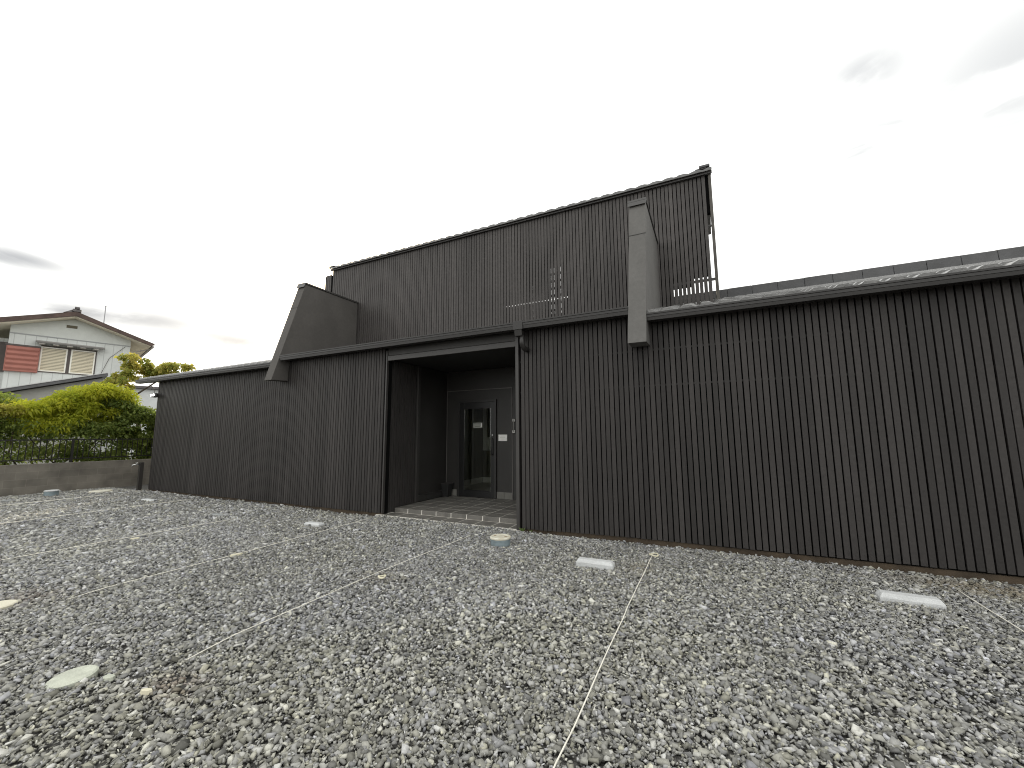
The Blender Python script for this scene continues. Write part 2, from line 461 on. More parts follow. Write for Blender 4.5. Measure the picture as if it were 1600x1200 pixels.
# tiled floor
M_ftile = mat('porch_tile', (.15, .142, .128), .42, var=.25, vscale=5, bump=.25, bscale=120, fine=.12)
M_grout = mat('grout', (.82, .79, .72), .9, var=.2, vscale=10)
b = MB(); b.box(-5.69, -2.81, .334, 2.15, -.05, .0885); b.box(-5.86, -2.81, .0, .332, -.05, .0075)
pf = b.build('porch_floor', M_grout, bld)
b = MB(); T = .335; g = .013
nx = 9
for i in range(nx):
    xa = -5.69+i*T; xb = min(xa+T-g, -2.812)
    if xa > -2.9: continue
    for j in range(6):
        ya = (.3325 if j == 0 else .34+j*T); yb = min(.34+j*T+T-g, 2.148)
        if yb-ya < .03: continue
        b.box(xa, xb, ya, yb, .083, .090+random.uniform(0, .0008))
    b.box(xa, xb, .3315, .3335, .010, .0825)
    b.box(xa, xb, .01, .322, .004, .009)
b.build('floor_tile', M_ftile, pf, bevel=.0015)
M_bt = mat('base_tile', (.16, .155, .14), .5, var=.15)
for a_, e_ in ((-4.37, -4.19), (-4.18, -3.99), (-5.72, -5.44)):
    MB().box(a_, e_, 2.136, 2.150, .095, .24).build('base_tile', M_bt, bld, bevel=.002)
# door
M_door = mat('door_black', (.012, .012, .012), .35)
dr = MB(); dr.box(-5.36, -5.235, 2.118, 2.148, .10, 2.27).box(-4.51, -4.425, 2.118, 2.148, .10, 2.27).box(-5.234, -4.511, 2.118, 2.148, .10, .245).box(-5.234, -4.511, 2.118, 2.148, 2.12, 2.27)
dr = dr.build('door', M_door, bld, bevel=.003)
f = MB(); f.box(-5.415, -5.362, 2.105, 2.150, .091, 2.325).box(-4.423, -4.375, 2.105, 2.150, .091, 2.325).box(-5.361, -4.424, 2.105, 2.150, 2.272, 2.325)
f.build('door_frame', mat('door_frame_dark', (.026, .025, .024), .4), dr, bevel=.003)
mg = bpy.data.materials.new('door_glass'); mg.use_nodes = True
N, L = mg.node_tree.nodes, mg.node_tree.links
for n_ in list(N):
    if n_.type == 'BSDF_PRINCIPLED': N.remove(n_)
gl_ = N.new('ShaderNodeBsdfGlossy'); gl_.inputs['Roughness'].default_value = .01; gl_.inputs['Color'].default_value = (.9, .9, .9, 1)
tr_ = N.new('ShaderNodeBsdfTransparent'); tr_.inputs['Color'].default_value = (.86, .88, .86, 1)
lw_ = N.new('ShaderNodeFresnel'); lw_.inputs['IOR'].default_value = 1.55
mr_ = N.new('ShaderNodeMath'); mr_.operation = 'MULTIPLY'; mr_.inputs[1].default_value = 1.4; mr_.use_clamp = True; L.new(lw_.outputs[0], mr_.inputs[0])
ms_ = N.new('ShaderNodeMixShader'); L.new(mr_.outputs[0], ms_.inputs[0]); L.new(tr_.outputs[0], ms_.inputs[1]); L.new(gl_.outputs[0], ms_.inputs[2])
L.new(ms_.outputs[0], [n_ for n_ in N if n_.type == 'OUTPUT_MATERIAL'][0].inputs[0])
f = MB(); f.box(-5.234, -4.511, 2.130, 2.134, .246, 2.119); f.build('glass_pane', mg, dr)
# vestibule seen through the glass
M_in = mat('inner_wall', (.20, .195, .15), .8); M_in2 = mat('inner_white', (.92, .91, .86), .6)
b = MB(); b.box(-6.30, -6.22, 2.222, VY, .0, 2.6); b.box(-4.3, -4.22, 2.222, VY, .0, 2.6); b.box(-6.30, -4.22, VY+.002, VY+.08, 0, 2.6); b.box(-6.30, -4.22, 2.222, 2.635, 2.602, 2.65); b.box(-6.30, -4.22, 3.955, VY+.08, 2.602, 2.65); b.box(-6.30, -6.06, 2.636, 3.954, 2.602, 2.65); b.box(-4.84, -4.22, 2.636, 3.954, 2.602, 2.65)
b.build('inner_wall', M_in, bld)
MB().box(-6.22, -4.3, 2.222, VY, .0, .10).build('inner_floor', mat('inner_floor', (.30, .28, .24), .3), bld)
b = MB(); b.box(-6.218, -6.205, 2.23, VY-.02, .102, .26); b.box(-6.20, -4.31, VY-.016, VY, .102, .26); b.build('inner_skirting', M_in2, bld)
b = MB(); b.box(-6.20, -6.05, VY-.03, VY-.001, 1.05, 2.55); b.box(-6.05, -4.7, VY-.03, VY-.001, 2.42, 2.55); b.box(-6.05, -4.7, VY-.03, VY-.001, 1.05, 1.45)
b.build('inner_panel', M_in2, bld)
M_chrome = mat('brushed_metal', (.55, .55, .54), .3, metal=1)
f = MB(); f.tube([(-4.462, 2.116, 1.42), (-4.462, 2.075, 1.42), (-4.462, 2.065, 1.40), (-4.462, 2.065, 1.08), (-4.462, 2.075, 1.06), (-4.462, 2.116, 1.06)], .011, 10)
f.build('handle', M_door, dr, smooth=True)
f = MB(); f.lathe((-4.462, 2.105, 1.50), [(.016, -.018), (.018, 0), (.016, .018)], 14); f.build('lock', M_chrome, dr)

# --- gutters and downpipe
def gutter(x0, x1, z0, z1, y0=-.25, y1=-.12):
    b = MB()
    # open trough: outer face with a rolled lip, floor, back
    prof = [(y0+.012, z0), (y1, z0), (y1, z1-.005), (y1-.006, z1-.005), (y1-.006, z0+.008), (y0+.020, z0+.008), (y0+.010, z1-.022), (y0+.010, z1), (y0-.010, z1), (y0-.010, z1-.022), (y0, z1-.026), (y0, z1-.060), (y0+.006, z1-.064)]
    b.prismx(prof, x0, x1)
    for xe in (x0, x1-.006):
        b.prismx([(y0+.012, z0+.002), (y1-.002, z0+.002), (y1-.002, z1-.006), (y0+.006, z1-.006)], xe+.001, xe+.005)
    return b
gutter(-15.28, -8.945, 3.095, 3.195).build('gutter', M_gutter, bld)
gutter(-8.685, -.955, 3.215, 3.330).build('gutter', M_gutter, bld)
gutter(-.695, XR+.2, 3.09, 3.195).build('gutter', M_gutter, bld)
b = MB(); b.box(-15.2, -8.945, -.115, -.09, 3.13, 3.225); b.box(-8.685, -.955, -.115, -.09, 3.235, 3.36); b.box(-.695, XR+.15, -.115, -.09, 3.13, 3.225)
b.build('fascia', M_panel, bld)
b = MB(); b.box(-15.2, -8.945, -.088, .04, 3.15, 3.165); b.box(-8.685, -.955, -.088, .04, 3.246, 3.262); b.box(-.695, XR+.15, -.088, .04, 3.13, 3.148)
b.build('soffit', M_soffit, bld)
dp_ = MB(); dp_.box(-2.785, -2.615, -.262, -.10, 3.20, 3.345)
dp_.prismx([(-.255, 3.20), (-.105, 3.20), (-.125, 3.10), (-.235, 3.10)], -2.765, -2.635)
dpo = dp_.build('downpipe', M_gutter, bld, bevel=.006)
f = MB(); f.tube([(-2.66, -.18, 3.11), (-2.66, -.18, 2.99), (-2.655, -.16, 2.935), (-2.645, -.10, 2.905), (-2.64, -.02, 2.90)], .042, 14)
f.build('elbow', M_gutter, dpo, smooth=True)

# --- tiled roof
def tiled(x0, x1, y0, z0, slope, ylen, lift=.0, wave=.245, amp=1.35):
    nx = max(2, int((x1-x0)/.03)); xs = np.linspace(x0, x1, nx)
    rows = []; course = .235; nr = int(math.ceil(ylen/course))
    for k in range(nr):
        ya = y0+k*course; yb = min(y0+(k+1)*course, y0+ylen)
        rows += [(ya, .026), (ya+.006, .030), (yb-.001, .0)]
    ph = 2*math.pi*xs/wave
    prof = amp*(.020*np.maximum(np.sin(ph), -.55)+.008*np.cos(2*ph))
    V = []; F = []
    # eave thickness
    y_, l_ = rows[0]; V += [(x, y0+.004, z0-.015) for x in xs]
    for y_, l_ in rows: V += [(x, y_, z0+slope*(y_-y0)+l_+p) for x, p in zip(xs, prof)]
    m = len(rows)+1
    for j in range(m-1):
        for i in range(nx-1): F.append((j*nx+i, j*nx+i+1, (j+1)*nx+i+1, (j+1)*nx+i))
    b = MB(); b.v = V; b.f = F; return b
EY, EZ, SL = -.205, 3.205, .311
rf = tiled(-15.25, -8.945, EY, EZ, SL, 5.1).build('roof', M_tile, bld)
rr = tiled(-.695, XR+.2, EY, EZ, SL, 5.1).build('roof', M_tile, bld)
# middle roof with an unseen opening behind the screen, added to brighten the vestibule
MZ, MS = EZ+.095, SL-.02
rm = tiled(-8.685, -.955, EY, MZ, MS, 2.90).build('roof', M_tile, bld)
ys_ = EY+2.90
for xa_, xb_ in ((-8.685, -6.0), (-4.9, -.955)): tiled(xa_, xb_, ys_, MZ+MS*2.90, MS, 2.10).build('roof', M_tile, bld)
tiled(-6.0, -4.9, ys_+1.2, MZ+MS*4.10, MS, .90).build('roof', M_tile, bld)
b = MB(); b.box(-6.06, -6.0, ys_-.06, ys_+1.26, 2.6, 4.75); b.box(-4.9, -4.84, ys_-.06, ys_+1.26, 2.6, 4.75); b.box(-5.999, -4.901, ys_-.06, ys_, 2.6, 4.75); b.box(-5.999, -4.901, ys_+1.2, ys_+1.26, 2.6, 4.75)
b.build('added_light_shaft', M_in2, bld)
rid = MB()
x = -9.8
zr = EZ+SL*5.15
while x < XR+.2:
    w = .52; j = random.uniform(-.004, .004)
    rid.prismx([(4.86, zr-.06), (5.14, zr-.06), (5.12, zr+.23+j), (5.06, zr+.255+j), (4.94, zr+.255+j), (4.88, zr+.23+j)], x+.004, x+w-.004); x += w
rid.box(-9.8, XR+.18, 4.89, 5.11, zr-.07, zr+.22)
rid.build('ridge_cap', M_ridge, rr, bevel=.006)
b = MB(); b.add([(-15.25, 5.15, zr-.05), (XR+.2, 5.15, zr-.05), (XR+.2, 10.3, 3.05), (-15.25, 10.3, 3.05)], [(0, 1, 2, 3)])
b.build('rear_roof', M_tile, bld)
b = MB(); b.prismx([(-.09, 3.13), (-.2, 3.19), (4.9, EZ+SL*5.1-.03), (4.9, EZ+SL*5.1-.15), (.1, 3.14)], -15.21, -15.17)
b.build('bargeboard', M_panel, bld)

# --- buttress walls
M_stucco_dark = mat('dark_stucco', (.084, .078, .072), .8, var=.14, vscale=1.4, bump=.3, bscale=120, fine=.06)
def buttress(x0, x1, M_stucco=M_stucco):
    yf0, zf0, yf1, zf1 = -.40, 2.755, .30, 5.20
    b = MB(); b.prismx([(yf0, zf0), (.02 if False else -.004, zf0+.02), (-.004, 3.00), (1.935, 3.60), (1.935, zf1), (yf1, zf1)], x0, x1)
    o = b.build('buttress', M_stucco, bld, bevel=.006)
    # sloped top flashing and the joint line on the front
    c = MB(); c.prismx([(yf1-.030, zf1+.004), (1.945, zf1+.004), (1.945, zf1+.045), (yf1-.018, zf1+.045)], x0-.018, x1+.018)
    c.prismx([(yf1-.030, zf1+.002), (yf1-.058, zf1-.075), (yf1-.040, zf1-.075), (yf1-.012, zf1+.002)], x0-.018, x1+.018)
    c.build('cap', M_capm, o, bevel=.002)
    t = .74; yy, zz = yf0+(yf1-yf0)*t, zf0+(zf1-zf0)*t
    c = MB(); c.prismx([(yy-.005, zz), (yy+.01, zz), (yy+.013, zz+.012), (yy-.002, zz+.012)], x0-.002, x1+.002)
    c.build('joint', M_panel, o)
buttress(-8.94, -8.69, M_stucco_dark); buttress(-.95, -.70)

# --- raised screen
YU = 1.95
M_slat_flare = slatmat('screen_slat_flare_tint', (.072, .066, .0635), PITCH, (math.ceil(ORG[0]/PITCH)*PITCH-ORG[0]) - (PITCH-SLAT)*.5, vv=.11)  # lighter than the facade slats: flare haze put into the base colour
b = slats(-9.80, .215, 3.72, 6.40, YU, YU+.022)
sc_o = b.build('slat_screen', M_slat_flare, bld)
slats(-10.10, -9.79, 3.72, 6.27, YU+.01, YU+.03).build('slat_screen', M_slat_flare, bld)
b = MB(); b.box(-10.12, -9.81, YU+.035, YU+.12, 3.7, 6.26)
# backing: solid, with a shuttered opening that lets sky through some of the gaps
HX0, HX1 = -4.10, -2.50
b.box(-9.80, HX0, YU+.028, YU+.12, 3.7, 6.39); b.box(HX1, -.46, YU+.028, YU+.12, 3.7, 6.39)
b.box(HX0, HX1, YU+.028, YU+.12, 5.36, 6.39); b.box(HX0, HX1, YU+.028, YU+.12, 3.7, 4.10)
b.box(-.46, -.10, YU+.028, YU+.12, 4.26, 6.39); b.box(-.10, .18, YU+.028, YU+.12, 4.415, 6.39); b.box(.18, .30, YU+.028, YU+.12, 5.62, 6.39)
b.build('screen_backing', M_gap, bld)
b = MB()
# upright boards in the opening; the gaps left between them are where the sky shows
opens = [-3.85, -3.62, -3.55, -3.33, -2.95, -2.87, -2.72]
edges = [HX0]
for o_ in opens:
    g_ = round((o_+(PITCH-SLAT)/2)/PITCH)*PITCH-(PITCH-SLAT)/2
    g_ += g_/7.985*.052
    edges += [g_-.0055, g_+.0055]
edges.append(HX1)
for k in range(0, len(edges), 2):
    if edges[k+1]-edges[k] > .004:
        b.box(edges[k], edges[k+1], YU+.05, YU+.075, 4.455, 5.36); b.box(edges[k], edges[k+1], YU+.05, YU+.075, 4.10, 4.425)
z = 4.20
while z < 5.35:
    b.box(HX0, HX1, YU+.078, YU+.10, z-.026, z+.026); z += .165
b.box(HX0, -3.6, YU+.102, YU+.112, 5.0, 5.36); b.box(-3.52, -2.99, YU+.102, YU+.112, 4.86, 5.36)
b.build('window_lattice', M_gap, bld)
b = MB()
for q_ in ((-.50, 4.30, 4.35), (-.50, 3.95, 4.03), (.19, 5.345, 5.38)):
    MB().box(q_[0], .31, YU+.026, YU+.05, q_[1], q_[2]).build('rail', M_trim, sc_o, bevel=.003)
b = MB(); b.box(.262, .312, YU-.004, YU+.06, 3.75, 6.42); b.build('end_post', mat('worn_post', (.085, .078, .068), .7, var=.25, vscale=5), bld, bevel=.004)
# small roof over the screen
ur = tiled(-9.82, .33, YU-.10, 6.412, .30, 1.5, wave=.245, amp=.7).build('screen_roof', M_tile, bld)
b = MB(); b.box(-9.82, .33, YU-.055, YU-.025, 6.36, 6.415); b.build('fascia', M_trim, ur)
b = MB(); b.add([(-9.82, YU+1.4, 6.87), (.33, YU+1.4, 6.87), (.33, YU+2.7, 6.42), (-9.82, YU+2.7, 6.42)], [(0, 1, 2, 3)])
b.build('rear_slope', M_tile, ur)
b = MB(); b.box(.12, .30, YU-.11, YU+.0, 6.475, 6.52); b.box(.05, .24, YU-.09, YU+.02, 6.455, 6.478); b.build('end_tile', M_ridge, ur, bevel=.008)
b = MB(); b.box(-9.84, -9.62, YU-.10, YU+.0, 6.455, 6.485); b.build('end_tile', M_ridge, ur, bevel=.008)

# ------------------------------------------------------------------ things on the building
M_white = mat('white_plastic', (.93, .92, .88), .4, var=.04)
M_ink = mat('dark_ink', (.05, .05, .05), .6)
# white plate beside the door
e = empty('notice_plate', (-4.215, 2.148, 1.36), 'small white rectangular notice plate on the dark wall right of the entrance door', 'sign')
MB().box(-4.325, -4.105, 2.136, 2.148, 1.37, 1.515).build('plate', M_white, e, bevel=.003)
f = MB()
for k, w in enumerate((.10, .13, .08)): f.box(-4.215-w/2, -4.215+w/2, 2.1335, 2.1355, 1.478-k*.032, 1.484-k*.032)
f.build('print', mat('faint_print', (.55, .56, .5), .6), e)
# door sign
e = empty('door_sign', (-4.86, 2.128, 1.67), 'little pale sign with dark lettering stuck on the glass of the entrance door', 'sign')
MB().box(-4.98, -4.74, 2.121, 2.1275, 1.675, 1.795).build('plate', mat('pale_sign', (.36, .37, .33), .35), e)
f = MB()
for xx, w, zz, hh in [(-4.955, .022, 1.757, .022), (-4.925, .016, 1.757, .022), (-4.900, .030, 1.757, .020), (-4.862, .018, 1.757, .022), (-4.838, .026, 1.757, .020), (-4.803, .012, 1.757, .022), (-4.950, .150, 1.705, .010), (-4.955, .17, 1.735, .004)]:
    f.box(xx, xx+w, 2.1190, 2.1207, zz, zz+hh)
f.build('lettering', M_ink, e)
MB().box(-4.775, -4.75, 2.1190, 2.1207, 1.70, 1.78).build('mark', M_white, e)
# intercom / white brackets by the jamb
e = empty('wall_handle', (-3.90, 2.15, 1.56), 'narrow white fitting on the back wall right beside the porch jamb', 'fitting')
for z_ in (1.80, 1.55): MB().box(-3.95, -3.90, 2.10, 2.148, z_, z_+.06).build('bracket', M_white, e, bevel=.006)
MB().tube([(-3.925, 2.098, 1.56), (-3.925, 2.098, 1.85)], .009).build('bar', mat('grey_bar', (.35, .35, .33), .4), e, smooth=True)
# umbrella bin
e = empty('waste_bin', (-5.62, 2.0, .09), 'small black waste bin in the left corner of the porch', 'bin')
f = MB(); f.add([(-5.69,1.93,.092),(-5.55,1.93,.092),(-5.55,2.07,.092),(-5.69,2.07,.092),(-5.72,1.90,.39),(-5.51,1.90,.39),(-5.51,2.10,.39),(-5.72,2.10,.39)],
  [(0,3,2,1),(0,1,5,4),(1,2,6,5),(2,3,7,6),(3,0,4,7)])
f.build('body', mat('bin_black', (.02, .02, .02), .5), e)
f = MB(); f.box(-5.727, -5.503, 1.893, 1.905, .375, .395).box(-5.727, -5.503, 2.095, 2.107, .375, .395).box(-5.727, -5.715, 1.906, 2.094, .375, .395).box(-5.515, -5.503, 1.906, 2.094, .375, .395)
f.build('rim', M_trim, e)

# floodlight at the left corner
e = empty('floodlight', (-14.50, -.02, 2.70), 'lit white twin floodlight fixed to the far left top corner of the slatted building', 'lamp')
M_lampb = mat('lamp_body', (.05, .05, .05), .5)
M_lens = bpy.data.materials.new('lit_lens'); M_lens.use_nodes = True
pb = M_lens.node_tree.nodes['Principled BSDF']; pb.inputs['Emission Color'].default_value = (1, .97, .9, 1); pb.inputs['Emission Strength'].default_value = 22
MB().box(-14.62, -14.47, -.10, -.004, 2.66, 2.78).build('junction_box', M_lampb, e, bevel=.006)
for dx in (0, .14):
    hd = MB(); hd.lathe((-14.42+dx, -.14, 2.70), [(.032, -.04), (.045, -.02), (.048, .05), (.03, .065)], 16)
    h_ = hd.build('lamp_head', M_lampb, e)
    MB().box(-14.445+dx, -14.395+dx, -.195, -.189, 2.685, 2.735).build('lens', M_lens, h_)
MB().tube([(-14.55, -.10, 2.72), (-14.55, -.13, 2.72), (-14.28, -.13, 2.71)], .010).build('arm', M_lampb, e)
MB().tube([(-14.56, -.05, 2.78), (-14.6, -.05, 2.9), (-14.7, -.08, 2.99), (-14.8, -.10, 3.06)], .008).build('cable', M_lampb, e)
# standpipe tap
e = empty('standpipe', (-14.62, -.16, 0), 'dark square standpipe with a silver tap at the left end of the building', 'tap')
MB().box(-14.67, -14.58, -.20, -.11, -.03, .80).build('post', mat('standpipe_brown', (.030, .027, .024), .5), e, bevel=.004)
f = MB(); f.tube([(-14.625, -.2, .74), (-14.64, -.30, .74), (-14.66, -.34, .725), (-14.665, -.35, .68)], [.018, .018, .016, .013], 10)
tp = f.build('tap', M_chrome, e, smooth=True)
MB().tube([(-14.64, -.26, .75), (-14.64, -.26, .785)], .008).tube([(-14.70, -.26, .787), (-14.58, -.26, .787)], .010).build('tap_handle', M_chrome, tp, smooth=True)

# ------------------------------------------------------------------ things on the gravel
M_conc = mat('pale_concrete', (.56, .57, .57), .85, var=.10, vscale=8, bump=.5, bscale=80, fine=.10)
M_conc2 = mat('worn_concrete', (.30, .31, .31), .9, var=.2, vscale=9, bump=.6, bscale=80, fine=.15)
def stop_mesh(name, L_, W, H, m, e, sink=0.0):
    b = MB(); hx, hy = L_/2, W/2; t = .022
    b.add([(-hx,-hy,-.04),(hx,-hy,-.04),(hx,hy,-.04),(-hx,hy,-.04),(-hx,-hy,H*.62),(hx,-hy,H*.62),(hx,hy,H*.62),(-hx,hy,H*.62),
           (-hx+t,-hy+t,H),(hx-t,-hy+t,H),(hx-t,hy-t,H),(-hx+t,hy-t,H)],
          [(0,3,2,1),(0,1,5,4),(1,2,6,5),(2,3,7,6),(3,0,4,7),(4,5,9,8),(5,6,10,9),(6,7,11,10),(7,4,8,11),(8,9,10,11)])
    return b.build(name, m, e, bevel=.004, local=True)
stops = [(-1.27, -1.27, .0, .42, .12, .085, M_conc, 2, 'pale concrete wheel stop between the round inspection cap and the taut white cord'),
         (1.49, -1.13, .0, .43, .13, .090, M_conc, -1, 'largest pale concrete wheel stop, lying before the right end of the slatted wall'),
         (-6.14, -1.13, .0, .34, .13, .055, M_conc, 3, 'light grey wheel stop left of the porch, half sunk in gravel'),
         (-8.66, -1.30, .0, .34, .12, .032, M_conc2, -4, 'dull grey wheel stop almost buried in gravel before the left wall'),
         (-12.06, -.97, .0, .44, .14, .055, M_conc, 2, 'far pale wheel stop near the left corner of the building')]
for x, y, z, L_, W, H, m_, rz, lab in stops:
    e = stop_mesh('wheel_stop', L_, W, H, m_, None)
    e.location = (x, y, -.005); e.rotation_euler = (0, 0, R(rz)); tag(e, lab, 'wheel stop', 'concrete wheel stops along the building')

# inspection caps
M_capw = mat('cap_white', (.74, .73, .64), .6, var=.12, vscale=14, col2=(.55, .50, .38), bump=.2)
M_capb = mat('cap_bluegrey', (.20, .25, .27), .6, var=.2, vscale=9)
e = empty('inspection_cap', (-2.70, -.88, 0), 'round white lid on a blue grey pipe collar in front of the porch', 'drain cap', 'round drain caps')
MB().lathe((-2.70, -.88, 0), [(.136, -.04), (.136, .055), (.139, .060), (.139, .078), (.134, .082)], 40).build('collar', M_capb, e)
lid = MB().lathe((-2.70, -.88, 0), [(.143, .084), (.146, .092), (.146, .104), (.138, .112), (.120, .113), (.118, .109), (.02, .110)], 40).build('lid', M_capw, e)
M_grip = mat('cap_grip', (.30, .22, .14), .7)
for sx in (-1, 1): MB().box(-2.70+sx*.085-.018, -2.70+sx*.085+.018, -.89, -.87, .1105, .1145).build('grip', M_grip, lid)
e = empty('inspection_cap', (-15.62, -1.58, 0), 'pale lid on a blue grey collar beside the concrete block wall', 'drain cap', 'round drain caps')
MB().lathe((-15.62, -1.58, .02), [(.135, -.06), (.135, .09), (.13, .095)], 28).build('collar', M_capb, e)
MB().lathe((-15.62, -1.58, .02), [(.14, .097), (.145, .11), (.13, .125), (.02, .128)], 28).build('lid', M_conc, e)
e = MB().lathe((0, 0, 0), [(.235, -.03), (.24, .022), (.225, .034), (.03, .036)], 36).build('drain_lid', M_capw); e.location = (-15.25, -.74, .02)
tag(e, 'flat cream round lid on the gravel between block wall and building corner', 'drain lid', 'round drain caps')
M_lid = mat('mossy_lid', (.48, .50, .42), .85, var=.15, vscale=12, bump=.5, fine=.12)
bm_ = MB().lathe((0, 0, 0), [(.112, -.03), (.116, .022), (.105, .030), (.02, .032)], 30)
e = bm_.build('drain_lid', M_lid); e.location = (-3.665, -4.79, .003); e.rotation_euler = (R(3), R(-2), 0)
tag(e, 'pale greenish round lid half buried in the near left gravel', 'drain lid', 'round drain caps')
e = bm_.build('drain_lid', mat('cream_lid', (.66, .63, .50), .8, var=.1)); e.location = (-5.79, -4.62, .004)
tag(e, 'cream lid cut by the left edge of the picture', 'drain lid', 'round drain caps')

def chip(name, loc, sx, sy, sz, m, rz, lab, cat, grp=None):
    b = MB(); n = 7; pts = []
    for i in range(n):
        t = 2*math.pi*i/n; k = random.uniform(.75, 1.1); pts.append((sx*k*math.cos(t), sy*k*math.sin(t)))
    b.add([(a, c, -.01) for a, c in pts]+[(a*.92, c*.92, sz) for a, c in pts], [tuple(range(n))[::-1], tuple(range(n, 2*n))]+[(i, (i+1)%n, (i+1)%n+n, i+n) for i in range(n)])
    o = b.build(name, m); o.location = loc; o.rotation_euler = (R(random.uniform(-3, 3)), R(random.uniform(-3, 3)), R(rz)); return tag(o, lab, cat, grp)
M_peg = mat('cream_peg', (.66, .62, .47), .7, var=.1)
chip('broken_chip', (-3.44, -4.70, .022), .035, .028, .012, M_lid, 10, 'small pale broken chip beside the half buried greenish lid', 'chip')
chip('peg_plate', (-3.05, -4.675, .028), .040, .018, .012, M_peg, 25, 'little cream peg plate on rust stained gravel at lower left', 'peg plate', 'cream peg plates of the parking cords')
chip('peg_plate', (-5.47, -2.78, .020), .075, .035, .014, M_peg, 80, 'cream peg plate on the cord that ends left of the porch', 'peg plate', 'cream peg plates of the parking cords')
chip('peg_plate', (-7.70, -2.92, .020), .060, .040, .014, M_peg, 80, 'cream peg plate on the second cord from the building\'s left corner', 'peg plate', 'cream peg plates of the parking cords')
chip('peg_plate', (-15.15, -2.45, .020), .11, .10, .02, M_conc2, 80, 'dull slab at the foot of the block wall by the left picture edge', 'peg plate', 'cream peg plates of the parking cords')
def ring(loc, r, lab):
    b = MB(); n = 26; path = [(r*math.cos(2*math.pi*i/n), r*math.sin(2*math.pi*i/n), .006*math.sin(4*math.pi*i/n)) for i in range(n+1)]
    b.tube(path, .0095, 7); o = b.build('peg_ring', M_peg, smooth=True); o.location = loc; return tag(o, lab, 'peg ring', 'cream peg rings of the parking cords')
ring((-3.19, -2.63, .034), .034, 'cream ring lying beside the cord left of the round inspection cap')
ring((-.71, -.61, .03), .05, 'cream ring at the wall end of the cord right of the small wheel stop')

M_rope = mat('white_cord', (.80, .77, .68), .8, var=.1, vscale=20)
def cord(pts, lab, r=.0042):
    path = []
    for k in range(len(pts)-1):
        a, b_ = Vector(pts[k]), Vector(pts[k+1]); n = max(2, int((b_-a).length/.25))
        for i in range(n):
            t = i/n; p = a.lerp(b_, t); path.append((p.x+random.uniform(-.004, .004), p.y, p.z+random.uniform(-.0015, .0015)))
    path.append(tuple(pts[-1]))
    b = MB().tube(path, r, 6); o = b.build('parking_cord', M_rope, smooth=True)
    off = Vector(pts[0]); off.z = 0
    for v in o.data.vertices: v.co -= off
    o.location = off
    return tag(o, lab, 'cord', 'white cords marking the parking bays')
zc = .034
cord([(-.72, -.58, zc), (-.72, -2.3, zc+.004), (-.70, -5.2, zc+.006)], 'taut white cord running down the middle of the near gravel past the small wheel stop')
cord([(2.0, -.56, zc), (2.0, -5.2, zc)], 'short white cord at the right picture edge beside the largest wheel stop')
cord([(-3.28, -.72, zc-.004), (-3.33, -2.6, zc), (-3.28, -4.05, zc+.002), (-3.27, -4.45, zc-.035)], 'white cord ending left of the round inspection cap by the porch step', r=.0032)
cord([(-5.60, -.36, zc), (-5.50, -2.6, zc-.010), (-5.50, -4.0, zc-.014), (-5.50, -4.35, zc-.04)], 'white cord passing close by the half sunk wheel stop left of the porch', r=.0038)
cord([(-7.90, -1.4, zc-.018), (-7.86, -2.6, zc-.006), (-7.86, -5.6, zc-.006)], 'faint white cord, third from the block wall, ending before the left wall', r=.0045)
cord([(-11.2, -.5, zc), (-11.17, -2, zc+.004), (-11.0, -5.6, zc+.004)], 'white cord, second from the block wall, beside the far wheel stop', r=.006)
cord([(-14.12, -1.0, zc), (-14.17, -5.6, zc+.004)], 'farthest white cord, nearest to the concrete block wall', r=.007)

# weeds
def weed(name, x, y, n, hgt, lab):
    b = MB()
    for i in range(n):
        a = random.uniform(0, 6.28); r = random.uniform(.004, .035); L_ = random.uniform(.6, 1)*hgt
        bx, by = x+r*math.cos(a)*.6, y-abs(r*math.sin(a))*.6
        tx, ty = bx+math.cos(a)*L_*.6, by-abs(math.sin(a))*L_*.5
        w = .010; px, py = -math.sin(a)*w, math.cos(a)*w
        mx_, my_ = (bx+tx)/2, (by+ty)/2
        b.add([(bx, by, -.01), (mx_+px, my_+py, L_*.55), (tx, ty, L_*.8), (mx_-px, my_-py, L_*.55)], [(0, 1, 2, 3)])
    o = b.build(name, M_weed); off = Vector((x, y, 0))
    for v in o.data.vertices: v.co -= off
    o.location = off; return tag(o, lab, 'weed', 'small weeds at the foot of the wall')

def leafmat(name, c1, c2, trans=.45):
    m = bpy.data.materials.new(name); m.use_nodes = True
    N, L = m.node_tree.nodes, m.node_tree.links
    b = N['Principled BSDF']; b.inputs['Roughness'].default_value = .5; b.inputs['Specular IOR Level'].default_value = .35
    at = N.new('ShaderNodeAttribute'); at.attribute_name = 'tone'
    mx = N.new('ShaderNodeMix'); mx.data_type = 'RGBA'; mx.inputs[6].default_value = (*c1, 1); mx.inputs[7].default_value = (*c2, 1)
    L.new(at.outputs['Fac'], mx.inputs[0]); L.new(mx.outputs[2], b.inputs['Base Color'])
    tr = N.new('ShaderNodeBsdfTranslucent'); L.new(mx.outputs[2], tr.inputs['Color'])
    ms = N.new('ShaderNodeMixShader'); ms.inputs[0].default_value = trans
    L.new(b.outputs[0], ms.inputs[1]); L.new(tr.outputs[0], ms.inputs[2])
    out = [n for n in N if n.type == 'OUTPUT_MATERIAL'][0]; L.new(ms.outputs[0], out.inputs[0])
    return m
M_weed = leafmat('weed_leaf', (.16, .22, .07), (.3, .34, .12), .3)
weed('weed', -2.74, -.05, 16, .085, 'small pale green weed at the foot of the porch jamb')
weed('weed', -2.60, -.045, 8, .05, 'tiny weed just right of the weed by the porch jamb')

